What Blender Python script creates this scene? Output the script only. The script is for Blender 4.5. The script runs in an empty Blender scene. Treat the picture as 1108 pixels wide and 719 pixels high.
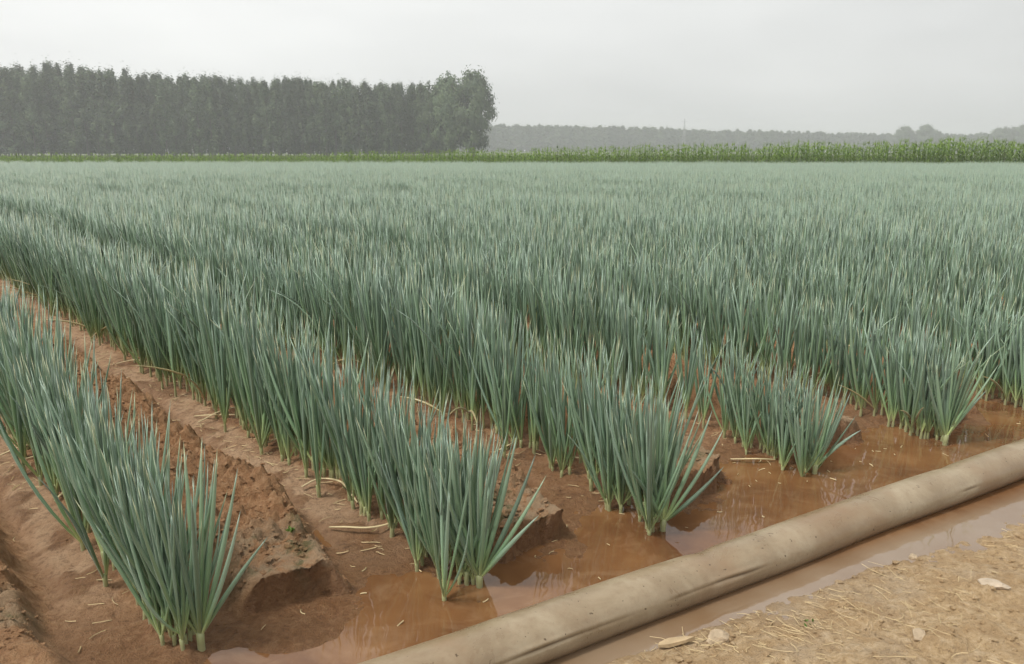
import bpy, bmesh, math, random
import numpy as np
from mathutils import Vector, Matrix

SC = bpy.context.scene
COL = SC.collection
R = math.radians
random.seed(5)
rng = np.random.default_rng(11)

# ------------------------------------------------------------------ camera, sky, sun, exposure
cd = bpy.data.cameras.new('camera'); cam = bpy.data.objects.new('camera', cd); COL.objects.link(cam)
cam.location = (0, 0, 1.5)
cam.rotation_euler = (R(90 - 12.84), 0, 0)
cd.sensor_width = 36; cd.lens = 28.0
cd.clip_start = 0.05; cd.clip_end = 5000
SC.camera = cam
SUN_EL, SUN_AZ = 62, -114            # azimuth clockwise from +Y (the view direction)
w = bpy.data.worlds.new('World'); SC.world = w; w.use_nodes = True
nt = w.node_tree; nt.nodes.clear()
sky = nt.nodes.new('ShaderNodeTexSky'); sky.sky_type = 'NISHITA'; sky.sun_disc = False
sky.sun_elevation = R(SUN_EL); sky.sun_rotation = R(SUN_AZ)
sky.air_density = 1.0; sky.dust_density = 6.0; sky.ozone_density = 1.0
hs = nt.nodes.new('ShaderNodeHueSaturation'); hs.inputs['Saturation'].default_value = 0.06
mixw = nt.nodes.new('ShaderNodeMix'); mixw.data_type = 'RGBA'
mixw.inputs[0].default_value = 0.72
mixw.inputs[7].default_value = (6.35, 6.75, 6.8, 1)      # even cloud sheet
tcw = nt.nodes.new('ShaderNodeTexCoord'); sepw = nt.nodes.new('ShaderNodeSeparateXYZ')
nt.links.new(tcw.outputs['Generated'], sepw.inputs[0])
cln = nt.nodes.new('ShaderNodeTexNoise'); cln.inputs['Scale'].default_value = 2.2; cln.inputs['Detail'].default_value = 3
mapw = nt.nodes.new('ShaderNodeMapping'); mapw.inputs['Scale'].default_value = (1, 1, 3.5)
nt.links.new(tcw.outputs['Generated'], mapw.inputs[0]); nt.links.new(mapw.outputs[0], cln.inputs['Vector'])
addw = nt.nodes.new('ShaderNodeMath'); addw.operation = 'MULTIPLY_ADD'; addw.inputs[1].default_value = -0.55
nt.links.new(sepw.outputs[0], addw.inputs[0]); nt.links.new(cln.outputs[0], addw.inputs[2])
clr = nt.nodes.new('ShaderNodeValToRGB'); ee = clr.color_ramp.elements
ee[0].position = 0.12; ee[0].color = (5.25, 5.38, 5.33, 1); ee[1].position = 0.95; ee[1].color = (8.3, 8.4, 8.25, 1)
nt.links.new(addw.outputs[0], clr.inputs[0]); nt.links.new(clr.outputs[0], mixw.inputs[7])
bg = nt.nodes.new('ShaderNodeBackground'); bg.inputs['Strength'].default_value = 0.10
wo = nt.nodes.new('ShaderNodeOutputWorld')
nt.links.new(sky.outputs[0], hs.inputs['Color']); nt.links.new(hs.outputs[0], mixw.inputs[6])
nt.links.new(mixw.outputs[2], bg.inputs['Color']); nt.links.new(bg.outputs[0], wo.inputs['Surface'])
sd = bpy.data.lights.new('sun', 'SUN'); sun = bpy.data.objects.new('sun', sd); COL.objects.link(sun)
sd.energy = 1.5; sd.angle = R(10); sd.color = (1, 0.95, 0.87)
ce, se = math.cos(R(SUN_EL)), math.sin(R(SUN_EL))
dirv = Vector((math.sin(R(SUN_AZ)) * ce, math.cos(R(SUN_AZ)) * ce, se))
sun.rotation_euler = dirv.to_track_quat('Z', 'Y').to_euler()
sun.location = (0, 0, 60)
vs = SC.view_settings
vs.view_transform = 'Standard'; vs.look = 'None'; vs.gamma = 1; vs.use_curve_mapping = False
vs.exposure = 0.66
cy = SC.cycles
cy.use_denoising = True
cy.max_bounces = 8; cy.volume_bounces = 2; cy.transparent_max_bounces = 8
cy.sample_clamp_indirect = 6

# ------------------------------------------------------------------ helpers
def tag(o, label=None, cat=None, group=None, kind=None):
    if label: o['label'] = label
    if cat: o['category'] = cat
    if group: o['group'] = group
    if kind: o['kind'] = kind
    return o

def empty(name, loc=(0, 0, 0)):
    o = bpy.data.objects.new(name, None); COL.objects.link(o); o.location = loc
    o.empty_display_size = 0.1
    return o

def np_mesh(name, V, quads=None, tris=None, attrs=None, smooth=True):
    me = bpy.data.meshes.new(name)
    V = np.asarray(V, np.float32)
    q = np.zeros((0, 4), np.int32) if quads is None else np.asarray(quads, np.int32)
    t = np.zeros((0, 3), np.int32) if tris is None else np.asarray(tris, np.int32)
    me.vertices.add(len(V)); me.vertices.foreach_set('co', V.ravel())
    loops = np.concatenate([q.ravel(), t.ravel()])
    me.loops.add(len(loops)); me.loops.foreach_set('vertex_index', loops)
    start = np.concatenate([np.arange(len(q)) * 4, len(q) * 4 + np.arange(len(t)) * 3]).astype(np.int32)
    me.polygons.add(len(start)); me.polygons.foreach_set('loop_start', start)
    me.polygons.foreach_set('use_smooth', np.full(len(start), smooth, bool))
    for k, a in (attrs or {}).items():
        at = me.attributes.new(k, 'FLOAT', 'POINT'); at.data.foreach_set('value', np.asarray(a, np.float32))
    me.update(calc_edges=True); me.validate()
    return me

def mobj(name, me, m, parent=None):
    o = bpy.data.objects.new(name, me); COL.objects.link(o)
    if m and not me.materials: me.materials.append(m)
    if parent: o.parent = parent
    return o

def _h(ix, iy, seed):
    n = (ix.astype(np.int64) * 374761393 + iy.astype(np.int64) * 668265263 + seed * 974711) & 0x7fffffff
    n = ((n ^ (n >> 13)) * 1274126177) & 0x7fffffff
    n = (n ^ (n >> 16)) & 0xffff
    return n / 65535.0

def vnoise(x, y, seed=0):
    ix = np.floor(x); iy = np.floor(y); fx = x - ix; fy = y - iy
    fx = fx * fx * (3 - 2 * fx); fy = fy * fy * (3 - 2 * fy)
    a = _h(ix, iy, seed); b = _h(ix + 1, iy, seed); c = _h(ix, iy + 1, seed); d = _h(ix + 1, iy + 1, seed)
    return (a + (b - a) * fx) * (1 - fy) + (c + (d - c) * fx) * fy - 0.5

def fbm(x, y, scale, octv=4, seed=0, gain=0.5):
    v = 0; a = 1.0
    for o in range(octv):
        v = v + a * vnoise(x * scale + 17.3 * o, y * scale - 9.1 * o, seed + o); a *= gain; scale *= 2.03
    return v

def ss(a, b, x):
    t = np.clip((x - a) / (b - a), 0, 1); return t * t * (3 - 2 * t)

# ------------------------------------------------------------------ field layout (t along the rows, s across them)
DX, DY = -0.6611, 0.7503
NX, NY = 0.7503, 0.6611
S0, SP = 0.66, 0.968
def st(x, y): return x * NX + y * NY, x * DX + y * DY
def xy(s, t): return s * NX + t * DX, s * NY + t * DY
KS = np.array([-4, -1, 0, 1, 2, 3, 4, 5, 60.0])
TE = np.array([3.05, 2.48, 2.25, 1.98, 1.82, 1.71, 1.45, 1.28, 1.28 - 55 * 0.19])
AB = np.array([0, 0, -0.02, 0.06, 0.20, 0.15, 0.21, 0.23, 0.23])
def tend(s): return np.interp((s - S0) / SP, KS, TE)
def bend(s, t): return np.interp((s - S0) / SP, KS, AB) * np.exp(-np.clip(t - tend(s), -0.3, 50) / 0.55)
def t_bank(s): return 1.45 - 0.23 * (s - 1.4)

def ground(x, y, full=False):
    x = np.asarray(x, float); y = np.asarray(y, float)
    s, t = st(x, y)
    wob = fbm(x, y, 2.2, 4, 3) * 0.16
    k = (s + bend(s, t) - S0) / SP
    c = (k - np.floor(k)) + wob * 0.45
    u = t - tend(s)
    rough = fbm(x, y, 5.0, 5, 21, 0.6)
    lump = np.abs(fbm(x, y, 9.0, 4, 40, 0.55))
    # ridge of loose earth between rows, a flattened track on the left side of each row
    near = 1 - ss(0.25, 0.9, u)
    near = near * ss(-0.05, 0.1, k)
    wd = 0.13 * (1 - 0.8 * near)
    prof = ss(0.12 + 0.07 * near, 0.24 + 0.05 * near, c) * (1 - ss(0.50 + wd, 0.62 + wd, c))
    ue = 0.15 - 0.6 * (1 - ss(-0.1, 0.05, k)) + fbm(x, y, 3.0, 3, 61) * 0.16 + fbm(x, y, 14.0, 3, 65) * 0.05
    cut = ss(0.0, 0.03, u - ue)
    fade = 1 - ss(11, 18, np.hypot(x, y))
    H = (0.124 - 0.008 * near + 0.05 * fbm(x, y, 1.3, 2, 70)) * (1 - 0.25 * ss(0.3, 1.4, u))
    ridge = prof * cut
    fine = fbm(x, y, 32.0, 3, 130, 0.6)
    apron = 0.022 * ss(0.08, 0.3, c) * (1 - ss(0.5, 0.75, c)) * ss(-0.16, 0.12, u)
    zf = -0.040 + 0.018 * ss(-0.35, 0.0, u) + 0.042 * ss(0.05, 0.65, u) + 0.018 * ss(0.5, 1.6, u)
    zf = zf + 0.030 * (1 - ss(0.92, 1.22, s + 0.3 * wob)) * ss(-0.35, -0.05, u)
    groove = -0.022 * np.exp(-((c - 0.65 - wd) / 0.03) ** 2) * ss(0.2, 0.7, u)
    z = zf + fade * (ridge * (H + 0.06 * rough * ss(0.18, 0.5, u) + 0.02 * rough + 0.06 * (lump - 0.12) * ss(0.2, 0.45, u) + 0.040 * (fine - 0.6 * np.abs(fbm(x, y, 26.0, 3, 190))) * ss(0.12, 0.4, u) + 0.012 * fine) + apron + groove + 0.012 * np.exp(-(np.minimum(c, 1 - c) / 0.07) ** 2) * (1 + fine))
    z = z + 0.019 * fbm(x, y, 3.1, 4, 5) + 0.006 * fade * fbm(x, y, 15, 3, 15) + 0.004 * (1 - ss(0.3, 0.8, u)) - 0.032 * np.exp(-(((x + 0.86) / 0.10) ** 2 + ((y - 2.07) / 0.11) ** 2)) + 0.010 * fade * fine * ss(0.1, 0.4, fbm(x, y, 4.0, 2, 150) + 0.2) + fade * 0.02 * (lump - .12) * ss(0.0, 0.5, u) * (1 - ss(.62 + wd, .7 + wd, c) * (1 - ss(.9, .98, c)))
    # bank on the near side of the hose
    v = t_bank(s) + 0.07 * fbm(x, y, 2.5, 3, 81) - t
    bank = ss(-0.10, 0.03, v)
    zb = -0.03 + 0.034 * ss(-0.12, 0.02, v) + 0.062 * ss(0.0, 0.55, v)
    zb = zb + (0.020 * rough + 0.022 * (lump - .1)) * ss(-0.02, 0.2, v) + 0.012 * fbm(x, y, 2.0, 3, 90) + (0.012 * fine + 0.05 * np.clip(fbm(x, y, 7, 4, 170) - 0.15, 0, 1)) * ss(-0.03, 0.05, v)
    z = z * (1 - bank) + zb * bank
    far_in = ss(0.9, 1.3, u) + ss(0.75, 1.0, v)
    z = z + 0.035 * np.clip(fbm(x, y, 6.5, 4, 210) - 0.05, 0, 0.4) * ss(0.72, 0.86, c) * fade * (1 - bank) * ss(0.2, 0.6, u)
    z = np.where(far_in > 0.5, np.maximum(z, 0.008), z)
    if not full: return z
    hang = prof * np.exp(-((u - ue - 0.055) / 0.04) ** 2) * (0.045 + 0.06 * fbm(x, y, 11, 2, 77)) * fade
    path = ss(0.60 + wd, 0.70 + wd, c) * (1 - ss(0.93, 1.0, c)) * ss(0.15, 0.6, u) * (1 - 0.8 * ss(0.95, 1.05, k))
    wet = np.clip(1 - ss(0.010, 0.055, z) , 0, 1) * (1 - 0.72 * path * ss(0.35, 0.8, u))
    wet = wet * (1 - 0.75 * bank)
    face = ss(0.1, 0.5, prof) * ss(-0.10, -0.02, u - ue) * (1 - ss(0.015, 0.05, u - ue)) * fade
    wet = np.maximum(wet, 0.95 * face)
    wet = np.maximum(wet, 0.75 * bank * (1 - ss(-0.02, 0.10, v + 0.15 * wob)))
    blot = ss(0.02, 0.2, fbm(x, y, 6.5, 4, 210)) * ss(0.72, 0.86, c) * fade * (1 - bank)
    wet = np.maximum(wet, 0.9 * blot); path = path * (1 - 0.8 * blot)
    crust = ridge * ss(0.15, 0.2, u) * (1 - ss(0.33, 0.52, u + 0.5 * wob)) 
    return z, bank, path, wet, crust, ridge, hang

# ------------------------------------------------------------------ materials
def mat(name):
    m = bpy.data.materials.new(name); m.use_nodes = True
    n = m.node_tree; n.nodes.clear()
    out = n.nodes.new('ShaderNodeOutputMaterial'); b = n.nodes.new('ShaderNodeBsdfPrincipled')
    n.links.new(b.outputs[0], out.inputs['Surface'])
    return m, n, b
def N(n, t, **kw):
    x = n.nodes.new(t)
    for k, v in kw.items(): setattr(x, k, v)
    return x
def noise(n, scale, detail=6, rough=0.6, coord=None, dist=0.0):
    x = N(n, 'ShaderNodeTexNoise'); x.inputs['Scale'].default_value = scale
    x.inputs['Detail'].default_value = detail; x.inputs['Roughness'].default_value = rough
    x.inputs['Distortion'].default_value = dist
    if coord is not None: n.links.new(coord, x.inputs['Vector'])
    return x
def mixc(n, fac, a, b, blend='MIX'):
    x = N(n, 'ShaderNodeMix', data_type='RGBA', blend_type=blend)
    for sock, val in ((x.inputs[0], fac), (x.inputs[6], a), (x.inputs[7], b)):
        if isinstance(val, bpy.types.NodeSocket): n.links.new(val, sock)
        elif isinstance(val, (int, float)): sock.default_value = val
        else: sock.default_value = (*val, 1)
    return x.outputs[2]
def ramp(n, fac, stops):
    x = N(n, 'ShaderNodeValToRGB'); e = x.color_ramp.elements
    while len(e) < len(stops): e.new(0.5)
    for q, (p, c) in zip(e, stops): q.position = p; q.color = (*c, 1) if len(c) == 3 else c
    n.links.new(fac, x.inputs[0]); return x.outputs[0]
def maprange(n, v, a, b, c=0.0, d=1.0):
    x = N(n, 'ShaderNodeMapRange'); n.links.new(v, x.inputs[0])
    for i, q in enumerate((a, b, c, d)): x.inputs[i + 1].default_value = q
    return x.outputs[0]
def mathn(n, op, a, b):
    x = N(n, 'ShaderNodeMath', operation=op)
    for i, q in enumerate((a, b)):
        if isinstance(q, (int, float)): x.inputs[i].default_value = q
        else: n.links.new(q, x.inputs[i])
    return x.outputs[0]
def attr(n, name):
    x = N(n, 'ShaderNodeAttribute', attribute_name=name); return x.outputs['Fac']
def bump(n, b, h, dist, strength=1.0):
    x = N(n, 'ShaderNodeBump'); x.inputs['Distance'].default_value = dist; x.inputs['Strength'].default_value = strength
    n.links.new(h, x.inputs['Height']); n.links.new(x.outputs[0], b.inputs['Normal'])

def soil_material():
    m, n, b = mat('soil')
    geo = N(n, 'ShaderNodeNewGeometry').outputs['Position']
    n1 = noise(n, 3.0, 8, 0.62, geo).outputs[0]; n2 = noise(n, 38, 8, 0.7, geo).outputs[0]; n3 = noise(n, 170, 5, 0.7, geo).outputs[0]
    n4 = noise(n, 9, 5, 0.6, geo, 0.6).outputs[0]
    field = ramp(n, n2, [(0.25, (0.160, 0.076, 0.032)), (0.46, (0.390, 0.200, 0.090)), (0.70, (0.56, 0.340, 0.180))])
    field = mixc(n, maprange(n, n1, 0.4, 0.65), field, mixc(n, 0.5, field, (0.33, 0.185, 0.090)))
    bankc = ramp(n, n2, [(0.30, (0.25, 0.155, 0.08)), (0.46, (0.57, 0.39, 0.205)), (0.68, (0.77, 0.585, 0.37))])
    bankc = mixc(n, maprange(n, n4, 0.42, 0.62), bankc, (0.50, 0.33, 0.17))
    bankc = mixc(n, maprange(n, n1, 0.5, 0.7, 0, 0.7), bankc, (0.53, 0.42, 0.30))
    col = mixc(n, attr(n, 'bank'), field, bankc)
    pathc = ramp(n, n4, [(0.3, (0.37, 0.212, 0.112)), (0.7, (0.55, 0.365, 0.225))])
    pathc = mixc(n, maprange(n, n2, 0.36, 0.50, 0.6, 0), pathc, (0.15, 0.08, 0.042))
    col = mixc(n, attr(n, 'path'), col, pathc)
    cr = mathn(n, 'MULTIPLY', attr(n, 'crust'), maprange(n, n4, 0.36, 0.5))
    col = mixc(n, cr, col, (0.40, 0.27, 0.16))
    # thin moss on the crusted ridge ends
    moss = mathn(n, 'MULTIPLY', attr(n, 'crust'), maprange(n, noise(n, 6, 6, 0.7, geo).outputs[0], 0.53, 0.6))
    col = mixc(n, mathn(n, 'MULTIPLY', moss, 0.75), col, (0.10, 0.105, 0.035))
    col = mixc(n, attr(n, 'turf'), col, ramp(n, n1, [(0.35, (0.085, 0.115, 0.040)), (0.65, (0.13, 0.15, 0.065))]))
    wet = attr(n, 'wet')
    dark = mixc(n, 1.0, col, (0.62, 0.57, 0.52), 'MULTIPLY')
    col = mixc(n, wet, col, dark)
    n.links.new(col, b.inputs['Base Color'])
    rg = mathn(n, 'SUBTRACT', 0.93, mathn(n, 'MULTIPLY', wet, maprange(n, n4, 0.35, 0.65, 0.62, 0.35)))
    n.links.new(rg, b.inputs['Roughness'])
    hgt = mathn(n, 'ADD', mathn(n, 'MULTIPLY', n2, 0.7), mathn(n, 'MULTIPLY', n3, 0.3))
    hgt = mathn(n, 'MULTIPLY', hgt, mathn(n, 'SUBTRACT', 1.0, mathn(n, 'MULTIPLY', mathn(n, 'MAXIMUM', wet, attr(n, 'path')), 0.15)))
    bump(n, b, hgt, 0.045, 1.0)
    return m

def water_material():
    m, n, b = mat('muddy_water')
    geo = N(n, 'ShaderNodeNewGeometry').outputs['Position']
    n1 = noise(n, 2.6, 4, 0.55, geo).outputs[0]
    c = ramp(n, n1, [(0.32, (0.115, 0.050, 0.022)), (0.55, (0.190, 0.090, 0.036)), (0.75, (0.26, 0.140, 0.062))])
    film = maprange(n, noise(n, 5.5, 6, 0.6, geo, 1.8).outputs[0], 0.5, 0.68, 0, 0.3)
    c = mixc(n, film, c, (0.31, 0.19, 0.105))
    c = mixc(n, attr(n, 'silt'), c, ramp(n, n1, [(0.32, (0.19, 0.115, 0.06)), (0.60, (0.235, 0.165, 0.105))]))  # paler silt on the bank side, with sky reflection partly put into the colour
    n.links.new(c, b.inputs['Base Color'])
    b.inputs['Roughness'].default_value = 0.03; n.links.new(maprange(n, attr(n, 'silt'), 0, 1, 1.5, 2.0), b.inputs['IOR'])
    bump(n, b, noise(n, 7, 2, 0.4, geo).outputs[0], 0.004, 0.6)
    return m

def leaf_material():
    m, n, b = mat('scallion_leaf')
    lh = attr(n, 'lh'); rd = attr(n, 'rnd')
    g = ramp(n, lh, [(0.0, (0.54, 0.52, 0.30)), (0.10, (0.43, 0.47, 0.21)), (0.22, (0.200, 0.305, 0.130)), (0.40, (0.215, 0.325, 0.228)), (1.0, (0.250, 0.334, 0.278))])
    alt = ramp(n, lh, [(0.0, (0.50, 0.48, 0.26)), (0.11, (0.38, 0.43, 0.17)), (0.32, (0.185, 0.300, 0.150)), (1.0, (0.228, 0.315, 0.222))])
    c = mixc(n, maprange(n, rd, 0.0, 0.9), g, alt)
    dk = maprange(n, mathn(n, 'FRACT', mathn(n, 'MULTIPLY', rd, 7.31), 0), 0, 1, 0.55, 1.35)
    vm = N(n, 'ShaderNodeVectorMath', operation='SCALE'); n.links.new(c, vm.inputs[0]); n.links.new(dk, vm.inputs['Scale'])
    c = mixc(n, maprange(n, rd, 0.975, 0.98), vm.outputs[0], (0.420, 0.340, 0.170))
    tipy = mathn(n, 'MULTIPLY', maprange(n, lh, 0.86, 1.0), maprange(n, rd, 0.62, 0.72))
    c = mixc(n, mathn(n, 'MULTIPLY', tipy, 0.8), c, (0.420, 0.380, 0.180))
    n.links.new(c, b.inputs['Base Color'])
    b.inputs['Roughness'].default_value = 0.32
    b.inputs['Specular IOR Level'].default_value = 0.55
    b.inputs['Sheen Weight'].default_value = 0.25; b.inputs['Sheen Roughness'].default_value = 0.4
    b.inputs['Sheen Tint'].default_value = (0.8, 0.95, 0.9, 1)
    return m

def simple(name, col, rough=0.8, var=0.3, scale=6, bdist=0.0, spec=0.3):
    m, n, b = mat(name)
    oc = N(n, 'ShaderNodeTexCoord').outputs['Object']
    ns = noise(n, scale, 5, 0.6, oc).outputs[0]
    lo = tuple(c * (1 - var) for c in col); hi = tuple(min(1, c * (1 + var)) for c in col)
    n.links.new(ramp(n, ns, [(0.3, lo), (0.7, hi)]), b.inputs['Base Color'])
    b.inputs['Roughness'].default_value = rough; b.inputs['Specular IOR Level'].default_value = spec
    if bdist: bump(n, b, ns, bdist)
    return m

def foliage_material(name, c0, c1, trans=0.25):
    m, n, b = mat(name)
    rd = attr(n, 'rnd')
    oi = N(n, 'ShaderNodeObjectInfo').outputs['Random']
    c = ramp(n, rd, [(0.0, c0), (1.0, c1)])
    sc = N(n, 'ShaderNodeVectorMath', operation='SCALE'); n.links.new(c, sc.inputs[0])
    n.links.new(maprange(n, oi, 0, 1, 0.72, 1.28), sc.inputs['Scale'])
    n.links.new(sc.outputs[0], b.inputs['Base Color'])
    b.inputs['Roughness'].default_value = 0.55; b.inputs['Specular IOR Level'].default_value = 0.3
    tr = N(n, 'ShaderNodeBsdfTranslucent'); n.links.new(sc.outputs[0], tr.inputs['Color'])
    mx = N(n, 'ShaderNodeMixShader'); mx.inputs[0].default_value = trans
    out = [q for q in n.nodes if q.type == 'OUTPUT_MATERIAL'][0]
    n.links.new(b.outputs[0], mx.inputs[1]); n.links.new(tr.outputs[0], mx.inputs[2]); n.links.new(mx.outputs[0], out.inputs['Surface'])
    return m

M_SOIL = soil_material(); M_WATER = water_material(); M_LEAF = leaf_material()
M_STRAW = simple('dry_straw', (0.56, 0.44, 0.25), 0.75, 0.25, 20)
M_DEAD = simple('withered_leaf', (0.56, 0.46, 0.27), 0.6, 0.2, 14)
M_STONE = simple('dusty_stone', (0.40, 0.31, 0.21), 0.9, 0.3, 18, 0.01)
M_PALE = simple('pale_stone', (0.44, 0.36, 0.27), 0.9, 0.25, 14, 0.01)
M_WOOD = simple('split_wood', (0.43, 0.32, 0.19), 0.8, 0.35, 12, 0.004)
M_TRUNK = simple('poplar_bark', (0.11, 0.105, 0.085), 0.9, 0.3, 3)
M_POPLAR = foliage_material('poplar_leaves', (0.045, 0.082, 0.034), (0.125, 0.172, 0.080))
M_WEED = foliage_material('weed_leaves', (0.10, 0.19, 0.03), (0.20, 0.30, 0.06))
M_GRASS = foliage_material('dull_grass', (0.07, 0.105, 0.035), (0.13, 0.165, 0.06))
M_CORN = foliage_material('corn_leaves', (0.050, 0.120, 0.010), (0.190, 0.290, 0.040), 0.3)
M_STEEL = simple('galvanised_steel', (0.3, 0.3, 0.3), 0.5, 0.1, 2)

# ------------------------------------------------------------------ ground sheet and water
def axis(lo, hi, step, far_lo, far_hi, growth=1.07, mid=None):
    a = list(np.arange(lo, hi, step))
    st_, p = step, a[-1]
    if mid:
        while p < mid[0]:
            st_ = min(mid[1], st_ * 1.05); p += st_; a.append(p)
    while p < far_hi:
        st_ *= growth; p += st_; a.append(min(p, far_hi))
    st_, p = step, lo; pre = []
    while p > far_lo:
        st_ *= growth; p -= st_; pre.append(max(p, far_lo))
    return np.array(pre[::-1] + a)
ax = axis(-3.2, 3.2, 0.0105, -1100, 1100, 1.06)
ay = axis(1.95, 4.6, 0.0105, -300, 1300, 1.06, (10, 0.035))
X, Y = np.meshgrid(ax, ay)
X = X.ravel(); Y = Y.ravel()
Z, gb, gp, gw, gc, gr, gh = ground(X, Y, True)
X = X - DX * gh; Y = Y - DY * gh            # undercut ridge ends
nx, ny = len(ax), len(ay)
I = np.arange(nx * ny).reshape(ny, nx)
Q = np.stack([I[:-1, :-1].ravel(), I[:-1, 1:].ravel(), I[1:, 1:].ravel(), I[1:, :-1].ravel()], 1)
gme = np_mesh('ground', np.stack([X, Y, Z], 1), Q, attrs={'turf': ss(57, 60, Y), 'bank': gb, 'path': gp, 'wet': gw, 'crust': gc})
tag(mobj('ground', gme, M_SOIL), kind='structure')

ws = np.linspace(-3, 9, 61); wt = np.linspace(0, 1, 60)
wv = []; wsilt_sheen = []  # mask for bank-side silt and its painted sky reflection
for s_ in ws:
    a, b_ = t_bank(s_) - 0.8, tend(s_) + 1.15
    for q in wt:
        x, y = xy(s_, a + (b_ - a) * q); wv.append((x, y, 0.0)); wsilt_sheen.append(float(ss(0.10, 0.0, np.array(a + (b_ - a) * q - t_bank(s_) - 0.06))))
I = np.arange(len(wv)).reshape(len(ws), len(wt))
Q = np.stack([I[:-1, :-1].ravel(), I[1:, :-1].ravel(), I[1:, 1:].ravel(), I[:-1, 1:].ravel()], 1)[:, ::-1]
tag(mobj('water', np_mesh('water', wv, Q, attrs={'silt': wsilt_sheen}), M_WATER), kind='structure')

# ------------------------------------------------------------------ irrigation hose
HP = np.array([(-4.6, -0.72), (-2.5, 0.60), (-0.95, 1.545), (-0.196, 2.015), (0.017, 2.150), (0.521, 2.452), (0.744, 2.588), (1.248, 2.880), (2.45, 3.595), (5.2, 5.26), (9.5, 7.9)])
def spline(P, n):
    d = np.r_[0, np.cumsum(np.hypot(*np.diff(P, axis=0).T))]
    u = np.linspace(0, d[-1], n)
    o = np.stack([np.interp(u, d, P[:, 0]), np.interp(u, d, P[:, 1])], 1)
    ker = np.ones(15) / 15
    for a in range(2):
        pad = np.r_[np.full(7, o[0, a]), o[:, a], np.full(7, o[-1, a])]
        pad[:7] = o[0, a] - (o[1:8, a][::-1] - o[0, a]); pad[-7:] = o[-1, a] + (o[-1, a] - o[-8:-1, a][::-1])
        o[:, a] = np.convolve(pad, ker, 'valid')
    return o, u
def hose():
    P, U = spline(HP, 620)
    wb = 0.005 * np.sin(U * 2.3 + 0.7) + 0.004 * np.sin(U * 5.1)
    P[:, 0] += wb * 0.5; P[:, 1] -= wb * 0.85
    T = np.gradient(P, axis=0); T /= np.linalg.norm(T, axis=1)[:, None]
    side = np.stack([T[:, 1], -T[:, 0]], 1)                 # towards the bank
    ns = 144; V = []; att = []; att2 = []
    ph = np.linspace(0, 2 * math.pi, ns, endpoint=False)
    for i in range(len(P)):
        x, y = P[i]
        wv_ = 1 + 0.05 * float(vnoise(np.array(U[i] * 1.3), np.array(0.3), 7)) + 0.022 * float(vnoise(np.array(U[i] * 6), np.array(2.3), 8))
        a, bb = 0.093 * wv_, 0.079 * (1 + 0.05 * float(vnoise(np.array(U[i] * 2.1), np.array(5.3), 9)))
        # lay-flat fold: a slight lip on each flank, coming and going along the hose
        fl = 0.55 + 0.9 * float(vnoise(np.array(U[i] * 1.9), np.array(9.1), 12))
        dent = 0.010 * math.exp(-((x - 0.70) / 0.045) ** 2) + 0.006 * math.exp(-((x - 1.95) / 0.05) ** 2)
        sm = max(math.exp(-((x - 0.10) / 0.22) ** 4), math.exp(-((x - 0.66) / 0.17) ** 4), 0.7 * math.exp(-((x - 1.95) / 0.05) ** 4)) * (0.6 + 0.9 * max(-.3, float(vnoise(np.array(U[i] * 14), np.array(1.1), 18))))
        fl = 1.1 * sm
        for p in ph:
            c, s_ = math.cos(p), math.sin(p)
            r = 1.0
            d1 = (p - R(23) - 0.10 * float(vnoise(np.array(U[i] * 3.1), np.array(7.7), 19)) + math.pi) % (2 * math.pi) - math.pi
            d2 = (p - R(196) + math.pi) % (2 * math.pi) - math.pi
            lip = 0.0035 * max(fl, 0) * (math.exp(-(d1 / 0.085) ** 2) + math.exp(-(d2 / 0.085) ** 2)) \
                - 0.0032 * max(fl, 0) * math.exp(-((d1 + 0.17) / 0.07) ** 2)
            k = 1 + 0.010 * float(vnoise(np.array(U[i] * 38), np.array(p * 1.2), 15)) * max(0, math.sin(p)) * (0.3 + 1.4 * max(0.0, float(vnoise(np.array(U[i] * 2.7), np.array(4.4), 16)) + .2)) + 0.012 * float(vnoise(np.array(U[i] * 9), np.array(p * 3), 14))
            o = (a * c) * k; zz = (bb * s_) * k
            l = math.hypot(o, zz); o += o / l * (lip - dent * max(0, s_)); zz += zz / l * (lip - dent * max(0, s_))
            V.append((x + side[i, 0] * o, y + side[i, 1] * o, 0.050 + 0.006 * math.sin(U[i] * 1.7) + zz))
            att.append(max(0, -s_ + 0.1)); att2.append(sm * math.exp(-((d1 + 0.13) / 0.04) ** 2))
    n = len(P); Iq = np.arange(n * ns).reshape(n, ns); In = np.roll(Iq, -1, 1)
    Q = np.stack([Iq[:-1].ravel(), In[:-1].ravel(), In[1:].ravel(), Iq[1:].ravel()], 1)[:, ::-1]
    me = np_mesh('hose', V, Q, attrs={'low': att, 'crease_shade': att2})
    m, nn, b = mat('silty_hose')
    geo = N(nn, 'ShaderNodeNewGeometry').outputs['Position']
    n1 = noise(nn, 4, 6, 0.62, geo, 0.5).outputs[0]; n2 = noise(nn, 45, 6, 0.7, geo).outputs[0]
    c = ramp(nn, n1, [(0.3, (0.195, 0.138, 0.080)), (0.5, (0.290, 0.225, 0.145)), (0.7, (0.375, 0.308, 0.212))])
    c = mixc(nn, maprange(nn, n2, 0.5, 0.72, 0, 0.5), c, (0.22, 0.15, 0.09))
    c = mixc(nn, maprange(nn, noise(nn, 1.7, 5, 0.6, geo).outputs[0], 0.48, 0.64, 0, 0.85), c, (0.23, 0.145, 0.08))
    spk = maprange(nn, noise(nn, 60, 2, 0.5, geo).outputs[0], 0.70, 0.74)
    c = mixc(nn, spk, c, (0.10, 0.065, 0.035))
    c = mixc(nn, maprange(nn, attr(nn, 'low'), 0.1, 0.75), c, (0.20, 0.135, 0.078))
    c = mixc(nn, attr(nn, 'crease_shade'), c, (0.075, 0.048, 0.028))  # dark of the fold crease painted into the hose colour as shade
    nn.links.new(c, b.inputs['Base Color'])
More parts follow.
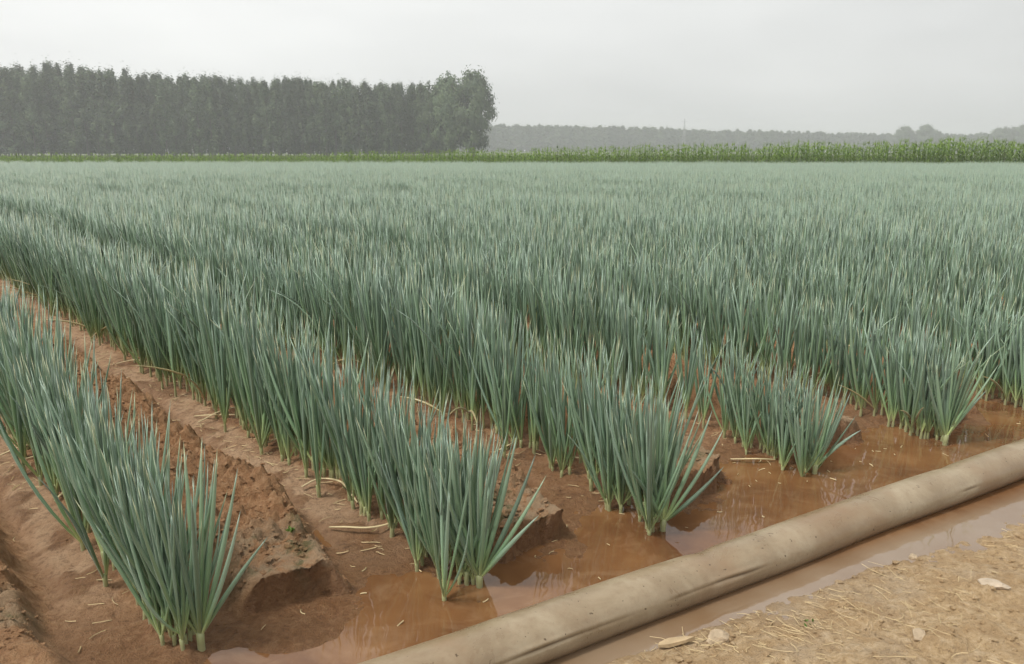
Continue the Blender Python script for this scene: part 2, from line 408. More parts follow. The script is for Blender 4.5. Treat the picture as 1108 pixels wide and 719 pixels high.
    nn.links.new(maprange(nn, n1, 0.3, 0.7, 0.22, 0.45), b.inputs['Roughness'])
    bump(nn, b, n2, 0.002, 0.6)
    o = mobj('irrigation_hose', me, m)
    tag(o, 'thick silt-coated grey lay-flat irrigation hose lying in muddy water along the row ends', 'hose')
hose()

# ------------------------------------------------------------------ scallion geometry
def leaf_tubes(P, phi, th, L, Rr, curl, rnd, nseg, nside, l0=0.10):
    """many tapering hollow-looking leaves as one array mesh"""
    n = len(phi)
    pos = np.array(P, float).copy()
    prof_l = np.linspace(0, 1, nseg + 1)
    rr = np.interp(prof_l, [0, 0.12, 0.35, 0.6, 0.85, 1.0], [0.55, 0.8, 1.0, 0.86, 0.45, 0.04])
    e1 = np.stack([-np.sin(phi), np.cos(phi), np.zeros(n)], 1)
    ang = np.arange(nside) / nside * 2 * np.pi
    rings = []; lhs = []
    for j in range(nseg):
        l = prof_l[j]; tm = th * (1 + curl * (l - 0.4))
        d = np.stack([np.sin(tm) * np.cos(phi), np.sin(tm) * np.sin(phi), np.cos(tm)], 1)
        e2 = np.cross(d, e1)
        r = (Rr * rr[j])[:, None, None]
        rings.append(pos[:, None, :] + r * (np.cos(ang)[None, :, None] * e1[:, None, :] + np.sin(ang)[None, :, None] * e2[:, None, :]))
        lhs.append(np.full((n, nside), l0 + (1 - l0) * l))
        lm = (prof_l[j] + prof_l[j + 1]) / 2; tm = th * (1 + curl * (lm - 0.4))
        d = np.stack([np.sin(tm) * np.cos(phi), np.sin(tm) * np.sin(phi), np.cos(tm)], 1)
        pos = pos + d * (L / nseg)[:, None]
    V = np.concatenate([np.concatenate(rings, 1), pos[:, None, :]], 1)       # n, nseg*nside+1, 3
    lh = np.concatenate([np.concatenate(lhs, 1), np.ones((n, 1))], 1)
    per = nseg * nside + 1
    q = []; t = []
    for j in range(nseg - 1):
        for k in range(nside):
            k2 = (k + 1) % nside
            q.append((j * nside + k, j * nside + k2, (j + 1) * nside + k2, (j + 1) * nside + k))
    for k in range(nside): t.append(((nseg - 1) * nside + k, (nseg - 1) * nside + (k + 1) % nside, per - 1))
    off = (np.arange(n) * per)[:, None, None]
    q = (np.array(q, np.int64).reshape(-1, 4)[None] + off).reshape(-1, 4)
    t = (np.array(t, np.int64)[None] + off).reshape(-1, 3)
    return V.reshape(-1, 3), q, t, lh.ravel(), np.repeat(rnd, per)

def plant_leaves(n, spread=1.0, tall=1.0):
    phi0 = rng.uniform(0, 2 * math.pi)
    phi = phi0 + np.where(np.arange(n) % 2 == 0, 0, math.pi) + rng.normal(0, 0.6, n)
    th = np.abs(rng.normal(0.115, 0.095, n)) * spread + 0.02
    L = rng.uniform(0.48, 0.72, n) * tall
    L[0] = 0.68 * tall
    if rng.random() < 0.25: th[-1] += 0.14; L[-1] *= 0.75
    return phi, th, L

def stalk_mesh(h=0.075, r=0.0085):
    rings = [(0, 0.9), (0.25, 1.05), (0.6, 1.0), (1.0, 1.12)]
    V = []; lh = []
    for f, k in rings:
        for a in range(8):
            V.append((math.cos(a * math.pi / 4) * r * k, math.sin(a * math.pi / 4) * r * k, -0.02 + f * (h + 0.02))); lh.append(0.09 * f)
    V.append((0, 0, h + 0.004)); lh.append(0.1)
    q = []; t = []
    for j in range(3):
        for a in range(8): q.append((j * 8 + a, j * 8 + (a + 1) % 8, (j + 1) * 8 + (a + 1) % 8, (j + 1) * 8 + a))
    for a in range(8): t.append((24 + a, 24 + (a + 1) % 8, 32))
    return np_mesh('stalk', V, q, t, {'lh': lh, 'rnd': np.full(len(lh), 0.3)})

def foliage_mesh(phi, th, L, curl=None, Rr=None, h=0.044):
    n = len(phi)
    P = np.zeros((n, 3)); P[:, 2] = h
    P[:, 0] = np.cos(phi) * 0.004; P[:, 1] = np.sin(phi) * 0.004
    curl = rng.normal(-0.5, 0.75, n) if curl is None else curl
    Rr = rng.uniform(0.0050, 0.0084, n) if Rr is None else Rr
    V, q, t, lh, rd = leaf_tubes(P, phi, th, L, Rr, curl, rng.uniform(0, 0.972, n), 8, 8)
    return np_mesh('foliage', V, q, t, {'lh': lh, 'rnd': rd})

STALKS = [stalk_mesh(0.045 + 0.008 * i, 0.0075 + 0.0008 * i) for i in range(4)]
FOL = [foliage_mesh(*plant_leaves(int(rng.integers(5, 8)))) for i in range(26)]
FOLW = [foliage_mesh(*plant_leaves(int(rng.integers(6, 9)), 1.25, 0.94)) for i in range(14)]      # looser plants at the row ends
for me in STALKS + FOL + FOLW: me.materials.append(M_LEAF)

# every plant position in the field
edge_y = lambda x: 55.0 - 0.05 * x
px, py, pk, pt = [], [], [], []
for k in range(-2, 110):
    s_ = S0 + SP * k
    te = float(np.interp(k, KS, TE))
    stp = rng.uniform(0.017, 0.034, 5000); stp[:26] *= 0.55
    t = te + np.cumsum(stp)
    t = t - (t[0] - te)
    jit = rng.normal(0, 1, len(t)) * ((0.034 if k < 1 else 0.048) + (0.012 if k < 1 else 0.0 if k < 2 else 0.026) * ss(0.6, 3.0, t - te))
    sb = s_ - float(np.interp(k, KS, AB)) * np.exp(-(t - te) / 0.55) + jit
    x, y = xy(sb, t)
    keep = (np.abs(x) < 0.72 * y + 2.0) & (y < edge_y(x)) & (y > 0.4)
    # thinner growth near the ends of some rows
    if k == 3: keep &= ~((t > te + 0.55) & (t < te + 0.95) & (rng.random(len(t)) < 0.75))
    px.append(x[keep]); py.append(y[keep]); pk.append(np.full(keep.sum(), k)); pt.append((t - te)[keep])
px = np.concatenate(px); py = np.concatenate(py); pk = np.concatenate(pk); pt = np.concatenate(pt)
pz = ground(px, py)
dist = np.hypot(px, py)
tall = 1.0 + 0.20 * fbm(px, py, 0.8, 2, 33) + np.where((pk >= 3) & (pt < 1.0), -0.08, 0) + np.where(pk == 0, -0.06, 0) + np.where((pk == 1) | (pk == 2), 0.07, 0)
tall *= (1 + 0.10 * ss(1.0, 2.5, pt)) * (1 - 0.13 * np.exp(-pt / 0.7))
# the 300 that show largest in the picture
f_ = 862.0; th_ = R(12.84)
dep = py * math.cos(th_) - (0.3 - 1.5) * math.sin(th_)
uu = px / dep * f_; vv = (py * math.sin(th_) + (0.3 - 1.5) * math.cos(th_)) / dep * f_
seen = (np.abs(uu) < 575) & (np.abs(vv) < 390)
ends = pt < 1e-6
cand = np.where(seen & ~ends & (pk <= 5))[0]
cand = cand[np.argsort(dep[cand])][:292]
END_K = [0, 1, 2, 3, 4]
solo = np.zeros(len(px), bool); solo[cand] = True
ORD = {0: 'first', 1: 'second', 2: 'third', 3: 'fourth', 4: 'fifth', 5: 'sixth'}
for i in cand:
    k = int(pk[i])
    r = empty('scallion_plant', (px[i], py[i], pz[i] - 0.010))
    sc = float(tall[i]) * random.uniform(0.93, 1.07)
    r.scale = (sc, sc, sc); r.rotation_euler = (random.gauss(0, 0.05), random.gauss(0, 0.05), random.uniform(0, 6.28))
    tag(r, 'upright blue-green scallion in the near part of the %s planted row from the left' % ORD[k], 'scallion', 'scallions near the end of the %s row' % ORD[k])
    mobj('stalk', STALKS[random.randrange(4)], None, r)
    kit = FOLW if pt[i] < (0.18 if k == 0 else 0.35) or (k > 0 and pt[i] < 1.1 and random.random() < 0.5) else FOL
    mobj('foliage', kit[random.randrange(len(kit))], None, r)

# the plants at the wet ends of the rows spread their leaves, each one built for itself
def end_plant(k, leaves, label, sc=1.0):
    i = np.where((pk == k) & ends)[0][0]; solo[i] = True
    r = empty('scallion_plant', (px[i], py[i], pz[i] - 0.010))
    tag(r, label, 'scallion', 'scallions at the row ends')
    a = np.array(leaves, float)          # azimuth deg (0 = +x), lean deg, length, curl
    me = foliage_mesh(np.radians(a[:, 0]), np.radians(a[:, 1]), a[:, 2] * sc, a[:, 3], np.full(len(a), 0.0090) * rng.uniform(0.8, 1.1, len(a)), 0.06)
    s_ = stalk_mesh(0.07, 0.012)
    mobj('stalk', s_, M_LEAF, r); mobj('foliage', me, M_LEAF, r)
end_plant(0, [(5, 16, .56, -.4), (20, 9, .60, -.3), (-20, 24, .48, -.5), (170, 12, .58, -.3), (200, 22, .52, -.6), (60, 6, .62, 0), (110, 8, .60, 0), (0, 34, .40, .2), (150, 17, .50, .1), (300, 12, .52, -.4), (260, 10, .45, 0)],
          'fanned scallion at the very end of the leftmost row, beside a small grey puddle')
end_plant(1, [(5, 24, .50, -.5), (-5, 31, .46, -.3), (-15, 38, .34, .1), (15, 15, .54, -.4), (170, 13, .50, -.7), (185, 24, .48, -.7), (200, 18, .44, -.4), (80, 5, .52, 0), (120, 8, .50, 0), (30, 9, .48, -.2), (-60, 8, .42, -.3)],
          'wide open scallion ending the second row, its roots in water near the hose')
end_plant(2, [(0, 30, .46, -.5), (-10, 42, .34, -.3), (10, 22, .50, -.4), (175, 12, .46, -.5), (190, 22, .42, -.4), (205, 32, .34, .3), (80, 5, .50, 0), (110, 9, .46, 0), (40, 12, .46, 0)],
          'splayed scallion ending the third row from the left, right before the wet hose')
end_plant(3, [(20, 57, .30, .35), (0, 20, .40, -.4), (170, 12, .38, -.5), (190, 25, .34, -.4), (90, 6, .40, 0), (30, 12, .38, 0), (140, 10, .36, 0)],
          'short scallion ending the fourth row, with one pale leaf drooping over the water', 1.0)
end_plant(4, [(10, 34, .46, -.2), (0, 22, .48, -.4), (20, 46, .34, .2), (180, 14, .42, -.5), (195, 26, .38, -.3), (90, 6, .46, 0), (120, 9, .44, 0), (50, 10, .46, 0)],
          'leaning scallion ending the fifth row at the right, above the pool edge')

# the rest of the field: one crop, finer close by, coarser far off
def crop():
    V, Q, T, LH, RD = [], [], [], [], []; base = 0
    rest = np.where(~solo)[0]
    dj = dist * rng.uniform(0.75, 1.25, len(dist))
    for lo, hi, nl, nseg, nside, fat, keepf in ((0, 9, 6, 6, 6, 1.0, 1), (9, 30, 6, 4, 3, 1.08, 1), (30, 90, 6, 2, 3, 1.05, 1)):
        ii = rest[(dj[rest] >= lo) & (dj[rest] < hi)]
        if hi > 80: ii = ii[::4].tolist() + ii[1::4].tolist() + ii[2::4].tolist(); ii = np.array(ii)
        n = len(ii)
        rep = np.repeat(ii, nl); m = len(rep)
        phi0 = np.repeat(rng.uniform(0, 6.28, n), nl)
        phi = phi0 + np.where(np.arange(m) % 2 == 0, 0, math.pi) + rng.normal(0, 0.6, m)
        th = np.abs(rng.normal(0.125, 0.105, m)) + 0.02
        L = rng.uniform(0.48, 0.72, m) * tall[rep] * 1.03
        Rr = rng.uniform(0.0050, 0.0084, m) * fat
        h = 0.04
        curl = rng.normal(-0.5, 0.75, m); rnd = rng.uniform(0, 0.972, m)
        flop = rng.random(m) < 0.012                    # a few old leaves have yellowed and flopped over
        th = np.where(flop, rng.uniform(0.9, 1.35, m), th); curl = np.where(flop, 0.5, curl); rnd = np.where(flop, 0.99, rnd); L = np.where(flop, L * 0.6, L)
        bent = rng.random(m) < 0.07
        curl = np.where(bent & ~flop, 2.2, curl); th = np.where(bent & ~flop, th + 0.12, th)
        P = np.stack([px[rep], py[rep], pz[rep] + h], 1)
        v, q, t, lh, rd = leaf_tubes(P, phi, th, L, Rr, curl, rnd, nseg, nside)
        V.append(v); Q.append(q + base); T.append(t + base); LH.append(lh); RD.append(rd); base += len(v)
        if lo < 9:      # stalks
            z0 = np.stack([px[ii], py[ii], pz[ii] - 0.02], 1)
            v, q, t, lh, rd = leaf_tubes(z0, np.zeros(n), np.zeros(n) + 1e-3, np.full(n, 0.09), np.full(n, 0.0085), np.zeros(n), np.full(n, 0.3), 4, 6, 0.0)
            V.append(v); Q.append(q + base); T.append(t + base); LH.append(lh * 0.1); RD.append(rd); base += len(v)
    me = np_mesh('scallion_crop', np.concatenate(V), np.concatenate(Q), np.concatenate(T), {'lh': np.concatenate(LH), 'rnd': np.concatenate(RD)})
    tag(mobj('scallion_crop', me, M_LEAF), 'dense blue-green scallion rows filling the field back to the corn', 'scallions', kind='stuff')
crop()

# ------------------------------------------------------------------ withered leaves on the soil
def strip(pts, wdt, thick=0.003):
    """a flattened, slightly rolled dry leaf following a polyline on the ground"""
    P = [Vector(p) for p in pts]
    # smooth
    Qp = []
    for i in range(len(P) - 1):
        for j in range(6):
            f = j / 6
            a = P[max(i - 1, 0)]; b = P[i]; c = P[i + 1]; d = P[min(i + 2, len(P) - 1)]
            Qp.append(0.5 * ((2 * b) + (c - a) * f + (2 * a - 5 * b + 4 * c - d) * f * f + (3 * b - 3 * c + d - a) * f ** 3))
    Qp.append(P[-1]); n = len(Qp); V = []; q = []
    for i, p in enumerate(Qp):
        d = (Qp[min(i + 1, n - 1)] - Qp[max(i - 1, 0)]).normalized()
        sdv = d.cross(Vector((0, 0, 1))); sdv = sdv.normalized() if sdv.length > 1e-4 else Vector((1, 0, 0))
        up = sdv.cross(d)
        f = i / (n - 1); ww = wdt * (0.35 + 0.65 * math.sin(math.pi * min(1, f * 0.85 + 0.12)) ** 0.7)
        for a in range(6):
            an = a * math.pi / 3
            V.append(p + sdv * (math.cos(an) * ww) + up * (math.sin(an) * max(thick, ww * 0.4)))
    for i in range(n - 1):
        for a in range(6): q.append((i * 6 + a, i * 6 + (a + 1) % 6, (i + 1) * 6 + (a + 1) % 6, (i + 1) * 6 + a))
    return V, q
def gz(x, y): return float(ground(np.array([x]), np.array([y]))[0])
def dry_leaf(pts, label, wdt=0.006, lift=0.01):
    x0, y0 = pts[0]; z0 = max(gz(x0, y0), 0)
    L = []
    for j, (x, y) in enumerate(pts):
        hz = max(max(gz(x + a, y + b) for a in (-.015, 0, .015) for b in (-.015, 0, .015)), 0) + lift + (0.012 if 0 < j < len(pts) - 1 else 0)
        L.append((x - x0, y - y0, hz - z0))
    V, q = strip(L, wdt)
    o = mobj('withered_leaf', np_mesh('withered_leaf', V, q), M_DEAD); o.location = (x0, y0, z0)
    tag(o, label, 'dead leaf', 'withered leaves fallen between the rows')
LEAFS = [
    ([(-0.93, 3.28), (-0.86, 3.31), (-0.76, 3.28), (-0.70, 3.20), (-0.655, 3.13)], 'bent pale leaf lying across the track left of the second row, halfway along'),
    ([(-0.73, 2.93), (-0.66, 2.895), (-0.57, 2.885), (-0.50, 2.91), (-0.46, 2.95)], 'bow-shaped cream leaf beside the crusted ridge end left of the second row'),
    ([(-1.24, 3.73), (-1.17, 3.79), (-1.13, 3.83)], 'short straw-coloured leaf leaning against the left foot of the second row'),
    ([(-1.78, 4.25), (-1.66, 4.21), (-1.52, 4.22)], 'upper yellow leaf of the crossed pair on the pale track'),
    ([(-1.72, 4.14), (-1.60, 4.24), (-1.53, 4.36)], 'lower crossed leaf, angled over the pair on the pale track'),
    ([(-2.75, 5.35), (-2.62, 5.36), (-2.50, 5.33)], 'small dry leaf far up the track between the first two rows'),
    ([(-2.45, 3.55), (-2.36, 3.64), (-2.26, 3.66)], 'thin yellow leaf curling on dry mud left of the first row'),
    ([(-2.30, 3.50), (-2.20, 3.57), (-2.14, 3.63)], 'straight tan leaf beneath the curling one left of the first row'),
    ([(-1.89, 3.05), (-1.87, 3.12), (-1.82, 3.20)], 'lone whitish leaf nearest the camera on mud left of the first row'),
    ([(-0.09, 3.74), (-0.02, 3.80), (0.03, 3.86)], 'cream leaf on the ridge behind the second row end'),
    ([(0.28, 3.62), (0.36, 3.60), (0.44, 3.61)], 'flat white leaf on wet soil left of the third row'),
    ([(1.08, 3.70), (1.20, 3.68), (1.30, 3.70)], 'yellowish leaf lying on mud before the fourth row'),
]
for p, l in LEAFS: dry_leaf(p, l)

# ------------------------------------------------------------------ stones, wood chip, weeds and litter on the bank
def stone(name, loc, size, label, m, seed, rz=0.0, group='stones on the dirt bank'):
    bm = bmesh.new(); bmesh.ops.create_icosphere(bm, subdivisions=4, radius=1)
    co = np.array([v.co[:] for v in bm.verts])
    for ii in range(9):                       # chipped faces
        rs = np.random.default_rng(seed * 31 + ii); nrm = rs.normal(size=3); nrm /= np.linalg.norm(nrm)
        d = co @ nrm; cutd = rs.uniform(0.62, 0.85); co -= np.outer(np.clip(d - cutd, 0, None) * 0.9, nrm)
    nz = fbm(co[:, 0] * 2 + seed, co[:, 1] * 2 + co[:, 2] * 1.7, 1.6, 4, seed)
    co *= (1 + 0.16 * nz)[:, None]
    for v, c in zip(bm.verts, co): v.co = (c[0] * size[0], c[1] * size[1], c[2] * size[2])
    me = bpy.data.meshes.new(name); bm.to_mesh(me); bm.free()
    o = mobj(name, me, m); o.location = (loc[0], loc[1], gz(*loc) + size[2] * 0.2); o.rotation_euler = (0, 0, rz)
    tag(o, label, 'stone', group)
stone('stone', (0.640, 2.20), (0.040, 0.028, 0.024), 'brown clod-like stone next to the pale wood chip on the bank', M_STONE, 3, .3)
stone('stone', (1.635, 2.44), (0.050, 0.034, 0.014), 'flat pale stone at the right edge of the dirt bank', M_PALE, 5, -.3)
stone('stone', (1.235, 2.150), (0.030, 0.024, 0.020), 'angular tan stone at the bottom right of the dirt bank', M_STONE, 8, .8)
stone('stone', (1.52, 2.75), (0.022, 0.018, 0.012), 'small dark stone on the bank between hose and flat pale stone', M_STONE, 12, .1)
stone('stone', (0.95, 2.60), (0.020, 0.015, 0.012), 'tiny brown stone at the waterline of the bank', M_STONE, 15, .5)
bm = bmesh.new()
outline = [(-0.062, -0.006), (-0.03, -0.015), (0.03, -0.013), (0.066, -0.002), (0.04, 0.010), (-0.02, 0.014), (-0.055, 0.008)]
lo = [bm.verts.new((x, y, -0.004 + 0.002 * math.sin(x * 70))) for x, y in outline]
hi = [bm.verts.new((x * 0.93, y * 0.85, 0.007 + 0.003 * math.cos(x * 60))) for x, y in outline]
bm.faces.new(lo[::-1]); bm.faces.new(hi)
for i in range(7): bm.faces.new((lo[i], lo[(i + 1) % 7], hi[(i + 1) % 7], hi[i]))
me = bpy.data.meshes.new('wood_chip'); bm.to_mesh(me); bm.free()
o = mobj('wood_chip', me, M_WOOD); o.location = (0.505, 2.185, gz(0.505, 2.185) + 0.016); o.rotation_euler = (0.08, -0.06, 0.25)
tag(o, 'pale splinter of wood lying flat on the near dirt bank', 'wood chip')

def weed(loc, n, size, label, lean=0.9):
    V, q = [], []
    r0 = []
    for i in range(n):
        a = random.uniform(0, 6.28); h = size * random.uniform(0.4, 1.0); tilt = random.uniform(0.2, lean)
        p = Vector((random.gauss(0, size * 0.35), random.gauss(0, size * 0.35), 0)); d = Vector((math.cos(a), math.sin(a), 0)); sdv = Vector((-d.y, d.x, 0))
        wd = size * random.uniform(0.10, 0.2); b = len(V); rr = random.random()
        for f, ww in ((0, 0.2), (0.4, 1), (0.75, 0.7), (1, 0.05)):
            c = p + d * (h * math.sin(tilt) * f) + Vector((0, 0, h * math.cos(tilt) * (f - 0.35 * f * f)))
            V += [c + sdv * wd * ww, c - sdv * wd * ww]; r0 += [rr, rr]
        for j in range(3): q.append((b + 2 * j, b + 2 * j + 1, b + 2 * j + 3, b + 2 * j + 2))
    o = mobj('weed', np_mesh('weed', V, q, attrs={'rnd': r0}), M_WEED); o.location = (loc[0], loc[1], gz(*loc))
    tag(o, label, 'weed', 'small weeds')
weed((0.215, 2.235), 12, 0.035, 'tiny grey-green seedling at the waterline of the near bank')
weed((-3.62, 6.92), 60, 0.12, 'bright green weed clump at the left foot of the second row')
weed((-2.70, 5.62), 26, 0.07, 'smaller green weed sprouting on the track beside the second row')
weed((-0.79, 2.62), 40, 0.022, 'mossy weed patch on the crusted ridge end by the first row', 0.6)
weed((0.95, 2.28), 8, 0.028, 'little sprout among straw on the dirt bank')

def litter():
    V, q = [], []
    def add(x, y, L, a, wd, z):
        b = len(V); d = Vector((math.cos(a), math.sin(a), random.gauss(0, 0.12))); sdv = Vector((-math.sin(a), math.cos(a), 0))
        bw = random.gauss(0, 0.10) * L
        for f in (0, 0.35, 0.7, 1):
            c = Vector((x, y, z)) + d * (L * (f - .5)) + sdv * (bw * 4 * f * (1 - f))
            V.extend([c + sdv * wd, c + Vector((0, 0, wd * 1.2)), c - sdv * wd])
        for j in range(3):
            for k in range(3): q.append((b + 3 * j + k, b + 3 * j + (k + 1) % 3, b + 3 * j + 3 + (k + 1) % 3, b + 3 * j + 3 + k))
    for i in range(440):
        if i < 150: x, y = random.gauss(0.95, 0.30), random.gauss(2.36, 0.13)
        elif i < 230: x, y = random.gauss(0.55, 0.18), random.gauss(2.20, 0.05)
        else: x, y = random.uniform(0.2, 3.2), random.uniform(1.7, 3.3)
        s_, t = st(x, y)
        if t > t_bank(s_) - 0.02: continue
        add(x, y, random.choice((0.02, 0.03, 0.05, 0.09)) * random.uniform(0.7, 1.4), random.uniform(0, 3.14) if i % 3 else random.gauss(-0.5, .4), random.uniform(0.0005, 0.0012), gz(x, y) + 0.006)
    for i in range(80):                    # bits floating by the row ends and on the furrow mud
        s_ = random.uniform(0.7, 5.2); t = float(tend(s_)) + random.uniform(-0.2, 0.5)
        x, y = xy(s_, t)
        g = gz(x, y)
        if g > 0.03: continue
        add(x, y, random.uniform(0.008, 0.035), random.uniform(0, 3.14), random.uniform(0.001, 0.0028), max(g, 0) + 0.003)
    for i in range(420):                    # dry scraps along the foot of the rows
        k = random.choice((0, 1, 1, 2, 3)); s_ = S0 + SP * k + random.gauss(-0.13, 0.07); t = float(np.interp(k, KS, TE)) + random.uniform(0.2, 5)
        x, y = xy(s_, t)
        add(x, y, random.uniform(0.015, 0.07), random.uniform(0, 3.14), random.uniform(0.001, 0.002), max(gz(x, y), 0) + 0.006)
    tag(mobj('straw_litter', np_mesh('straw_litter', V, q, smooth=False), M_STRAW), 'scattered bits of straw and dry leaf on bank and mud', 'straw', kind='stuff')
litter()

def crumbs():
    bm = bmesh.new(); bmesh.ops.create_icosphere(bm, subdivisions=1, radius=1)
    bv = np.array([v.co[:] for v in bm.verts]); bf = np.array([[v.index for v in f.verts] for f in bm.faces]); bm.free()
    V, T = [], []; base = 0
    xs, ys = [], []
    for i in range(160):
        s_ = random.uniform(1.2, 4.2); t = float(t_bank(s_)) - abs(random.gauss(0.03, 0.07)); x, y = xy(s_, t); xs.append(x); ys.append(y)
    for i in range(22000):
        if i % 5 < 3:
            k = random.randrange(-1, 5); s_ = S0 + SP * (k + random.uniform(0.12, 0.66)); t = float(np.interp(k + .4, KS, TE)) + random.uniform(0.0, 1.0) ** 1.5 * 4.5
        elif i % 5 == 3:
            s_ = random.uniform(-.3, 5); t = float(tend(s_)) + random.uniform(0.1, 3)
        else:
            s_ = random.uniform(0.8, 4.5); t = float(t_bank(s_)) - random.uniform(0.0, 1.2)
        x, y = xy(s_, t); xs.append(x); ys.append(y)
    xs = np.array(xs); ys = np.array(ys); zs, gb, gp, gw, gc, gr, _ = ground(xs, ys, True)
    at = {'bank': [], 'path': [], 'wet': [], 'crust': []}
    for i in range(len(xs)):
        if zs[i] < 0.006: continue
        if gp[i] > 0.4 and random.random() < 0.6: continue
        if gr[i] < 0.2 and gb[i] < .5 and random.random() < 0.45: continue
        r = random.choice((0.003, 0.004, 0.005, 0.006, 0.008, 0.010) if gr[i] > .3 else (0.002, 0.003, 0.004)) * random.uniform(0.7, 1.4)
        if gb[i] > 0.5: r = random.choice((0.002, 0.003, 0.004, 0.006, 0.009)) * random.uniform(.7, 1.3)
        if gb[i] > 0.5 and random.random() < 0.03: r = random.uniform(0.009, 0.015)
        if i < 160: r = random.uniform(0.006, 0.014)
        if gr[i] > 0.5 and random.random() < 0.06: r = random.uniform(0.008, 0.013)
        k = bv * (1 + 0.9 * fbm(bv[:, 0] * 1.3 + i * 3.7, bv[:, 1] * 1.3 + bv[:, 2], 1.1, 2, 5))[:, None]
        k = k * np.array([r * random.uniform(.8, 1.4), r, r * random.uniform(.4, .75)])
        a = random.uniform(0, 6.28); c, s_ = math.cos(a), math.sin(a)
        V.append(np.stack([k[:, 0] * c - k[:, 1] * s_ + xs[i], k[:, 0] * s_ + k[:, 1] * c + ys[i], k[:, 2] + zs[i] + r * 0.1], 1))
        T.append(bf + base); base += len(bv)
        for nm, q in (('bank', gb), ('path', gp), ('wet', gw), ('crust', gc)): at[nm].append(np.full(len(bv), q[i] * (0.6 if nm != 'bank' else 1)))
    me = np_mesh('soil_crumbs', np.concatenate(V), None, np.concatenate(T), {k: np.concatenate(v) for k, v in at.items()}, smooth=False)
    tag(mobj('soil_crumbs', me, M_SOIL), 'loose reddish soil crumbs scattered over ridges and bank', 'soil', kind='stuff')
crumbs()

# ------------------------------------------------------------------ corn strip behind the field
def corn_arrays(seed):
    rs = np.random.default_rng(seed); V = []; q = []; rd = []
    H = rs.uniform(1.75, 2.1)
    def tube(p0, p1, r0, r1, val):
        b = len(V); d = (p1 - p0).normalized(); e = d.orthogonal().normalized(); f = d.cross(e)
        for p, r in ((p0, r0), (p1, r1)):
            for a in range(5): V.append(p + e * math.cos(a * 1.2566) * r + f * math.sin(a * 1.2566) * r); rd.append(val)
        for a in range(5): q.append((b + a, b + (a + 1) % 5, b + 5 + (a + 1) % 5, b + 5 + a))
    tube(Vector((0, 0, 0)), Vector((rs.normal(0, .03), rs.normal(0, .03), H)), 0.016, 0.006, 0.35)
    a0 = rs.uniform(0, 6.28)
    for i in range(12):
        z = 0.2 + (H - 0.3) * i / 11; a = a0 + (i % 2) * math.pi + rs.normal(0, .5); L = rs.uniform(0.5, 0.85) * (1 - 0.35 * abs(i / 11 - .5)); b = len(V)
        d = Vector((math.cos(a), math.sin(a), 0)); sdv = Vector((-d.y, d.x, 0)); up = rs.uniform(0.55, 1.0); val = rs.uniform(0, 1)
        for f, ww in ((0, 0.5), (0.25, 1), (0.5, 1), (0.75, 0.7), (1, 0.05)):
            c = Vector((0, 0, z)) + d * (L * f * (0.55 + 0.25 * f)) + Vector((0, 0, L * (up * f - 0.85 * f * f * f)))
            V.extend([c + sdv * 0.042 * ww + Vector((0, 0, .012 * ww)), c, c - sdv * 0.042 * ww + Vector((0, 0, .012 * ww))]); rd.extend([val] * 3)
        for j in range(4):
            for k in range(2): q.append((b + 3 * j + k, b + 3 * j + k + 1, b + 3 * j + 4 + k, b + 3 * j + 3 + k))
    for i in range(6):
        tube(Vector((0, 0, H - 0.02)), Vector((rs.normal(0, .07), rs.normal(0, .07), H + rs.uniform(.12, .28))), 0.005, 0.003, 1.0)
    return np.array([v[:] for v in V]), np.array(q), np.array(rd)
CORN = [corn_arrays(100 + i) for i in range(7)]
CME = [np_mesh('corn_plant', v, q, attrs={'rnd': r}) for v, q, r in CORN]
for me in CME: me.materials.append(M_CORN)
def corn_y(x): return 55.8 - 0.05 * x
def corn_h(x): return float(np.interp(x, [-60, -15, 5, 20, 45], [0.48, 0.56, 0.74, 0.87, 1.02]))
rest = []
for row in range(6):
    x = -47.0
    while x < 47:
        x += 0.33 * random.uniform(0.7, 1.3)
        rec = (x, corn_y(x) + 0.7 * row + random.gauss(0, .1), corn_h(x) * random.uniform(0.84, 1.14) * (1 + 0.12 * float(vnoise(np.array(x * .35), np.array(.2), 4))), random.uniform(0, 6.28), random.randrange(7))
        if row == 0 and abs(x) < 0.655 * rec[1]:
            o = mobj('corn_plant', CME[rec[4]], None); o.location = (rec[0], rec[1], 0); o.scale = (rec[2] * 1.1, rec[2] * 1.1, rec[2]); o.rotation_euler = (0, 0, rec[3])
            if x > 15: tag(o, 'tall bright green corn plant in the front row at the far right of the field', 'corn', 'tall corn at the right')
            elif x > -3: tag(o, 'mid-height corn plant in the front row behind the middle of the field', 'corn', 'corn behind the middle of the field')
            else: tag(o, 'low young corn plant at the field edge below the near poplar wood', 'corn', 'young corn below the wood')
        else: rest.append(rec)
V, Q, RD = [], [], []; base = 0
for x, y, h, a, k in rest:
    v, q, r = CORN[k]; c, s_ = math.cos(a), math.sin(a)
    V.append(np.stack([(v[:, 0] * c - v[:, 1] * s_) * h * 1.1 + x, (v[:, 0] * s_ + v[:, 1] * c) * h * 1.1 + y, v[:, 2] * h], 1)); Q.append(q + base); RD.append(r); base += len(v)
tag(mobj('corn_crop', np_mesh('corn_crop', np.concatenate(V), np.concatenate(Q), attrs={'rnd': np.concatenate(RD)}), M_CORN), 'rows of green corn behind the front row at the field edge', 'corn', kind='stuff')

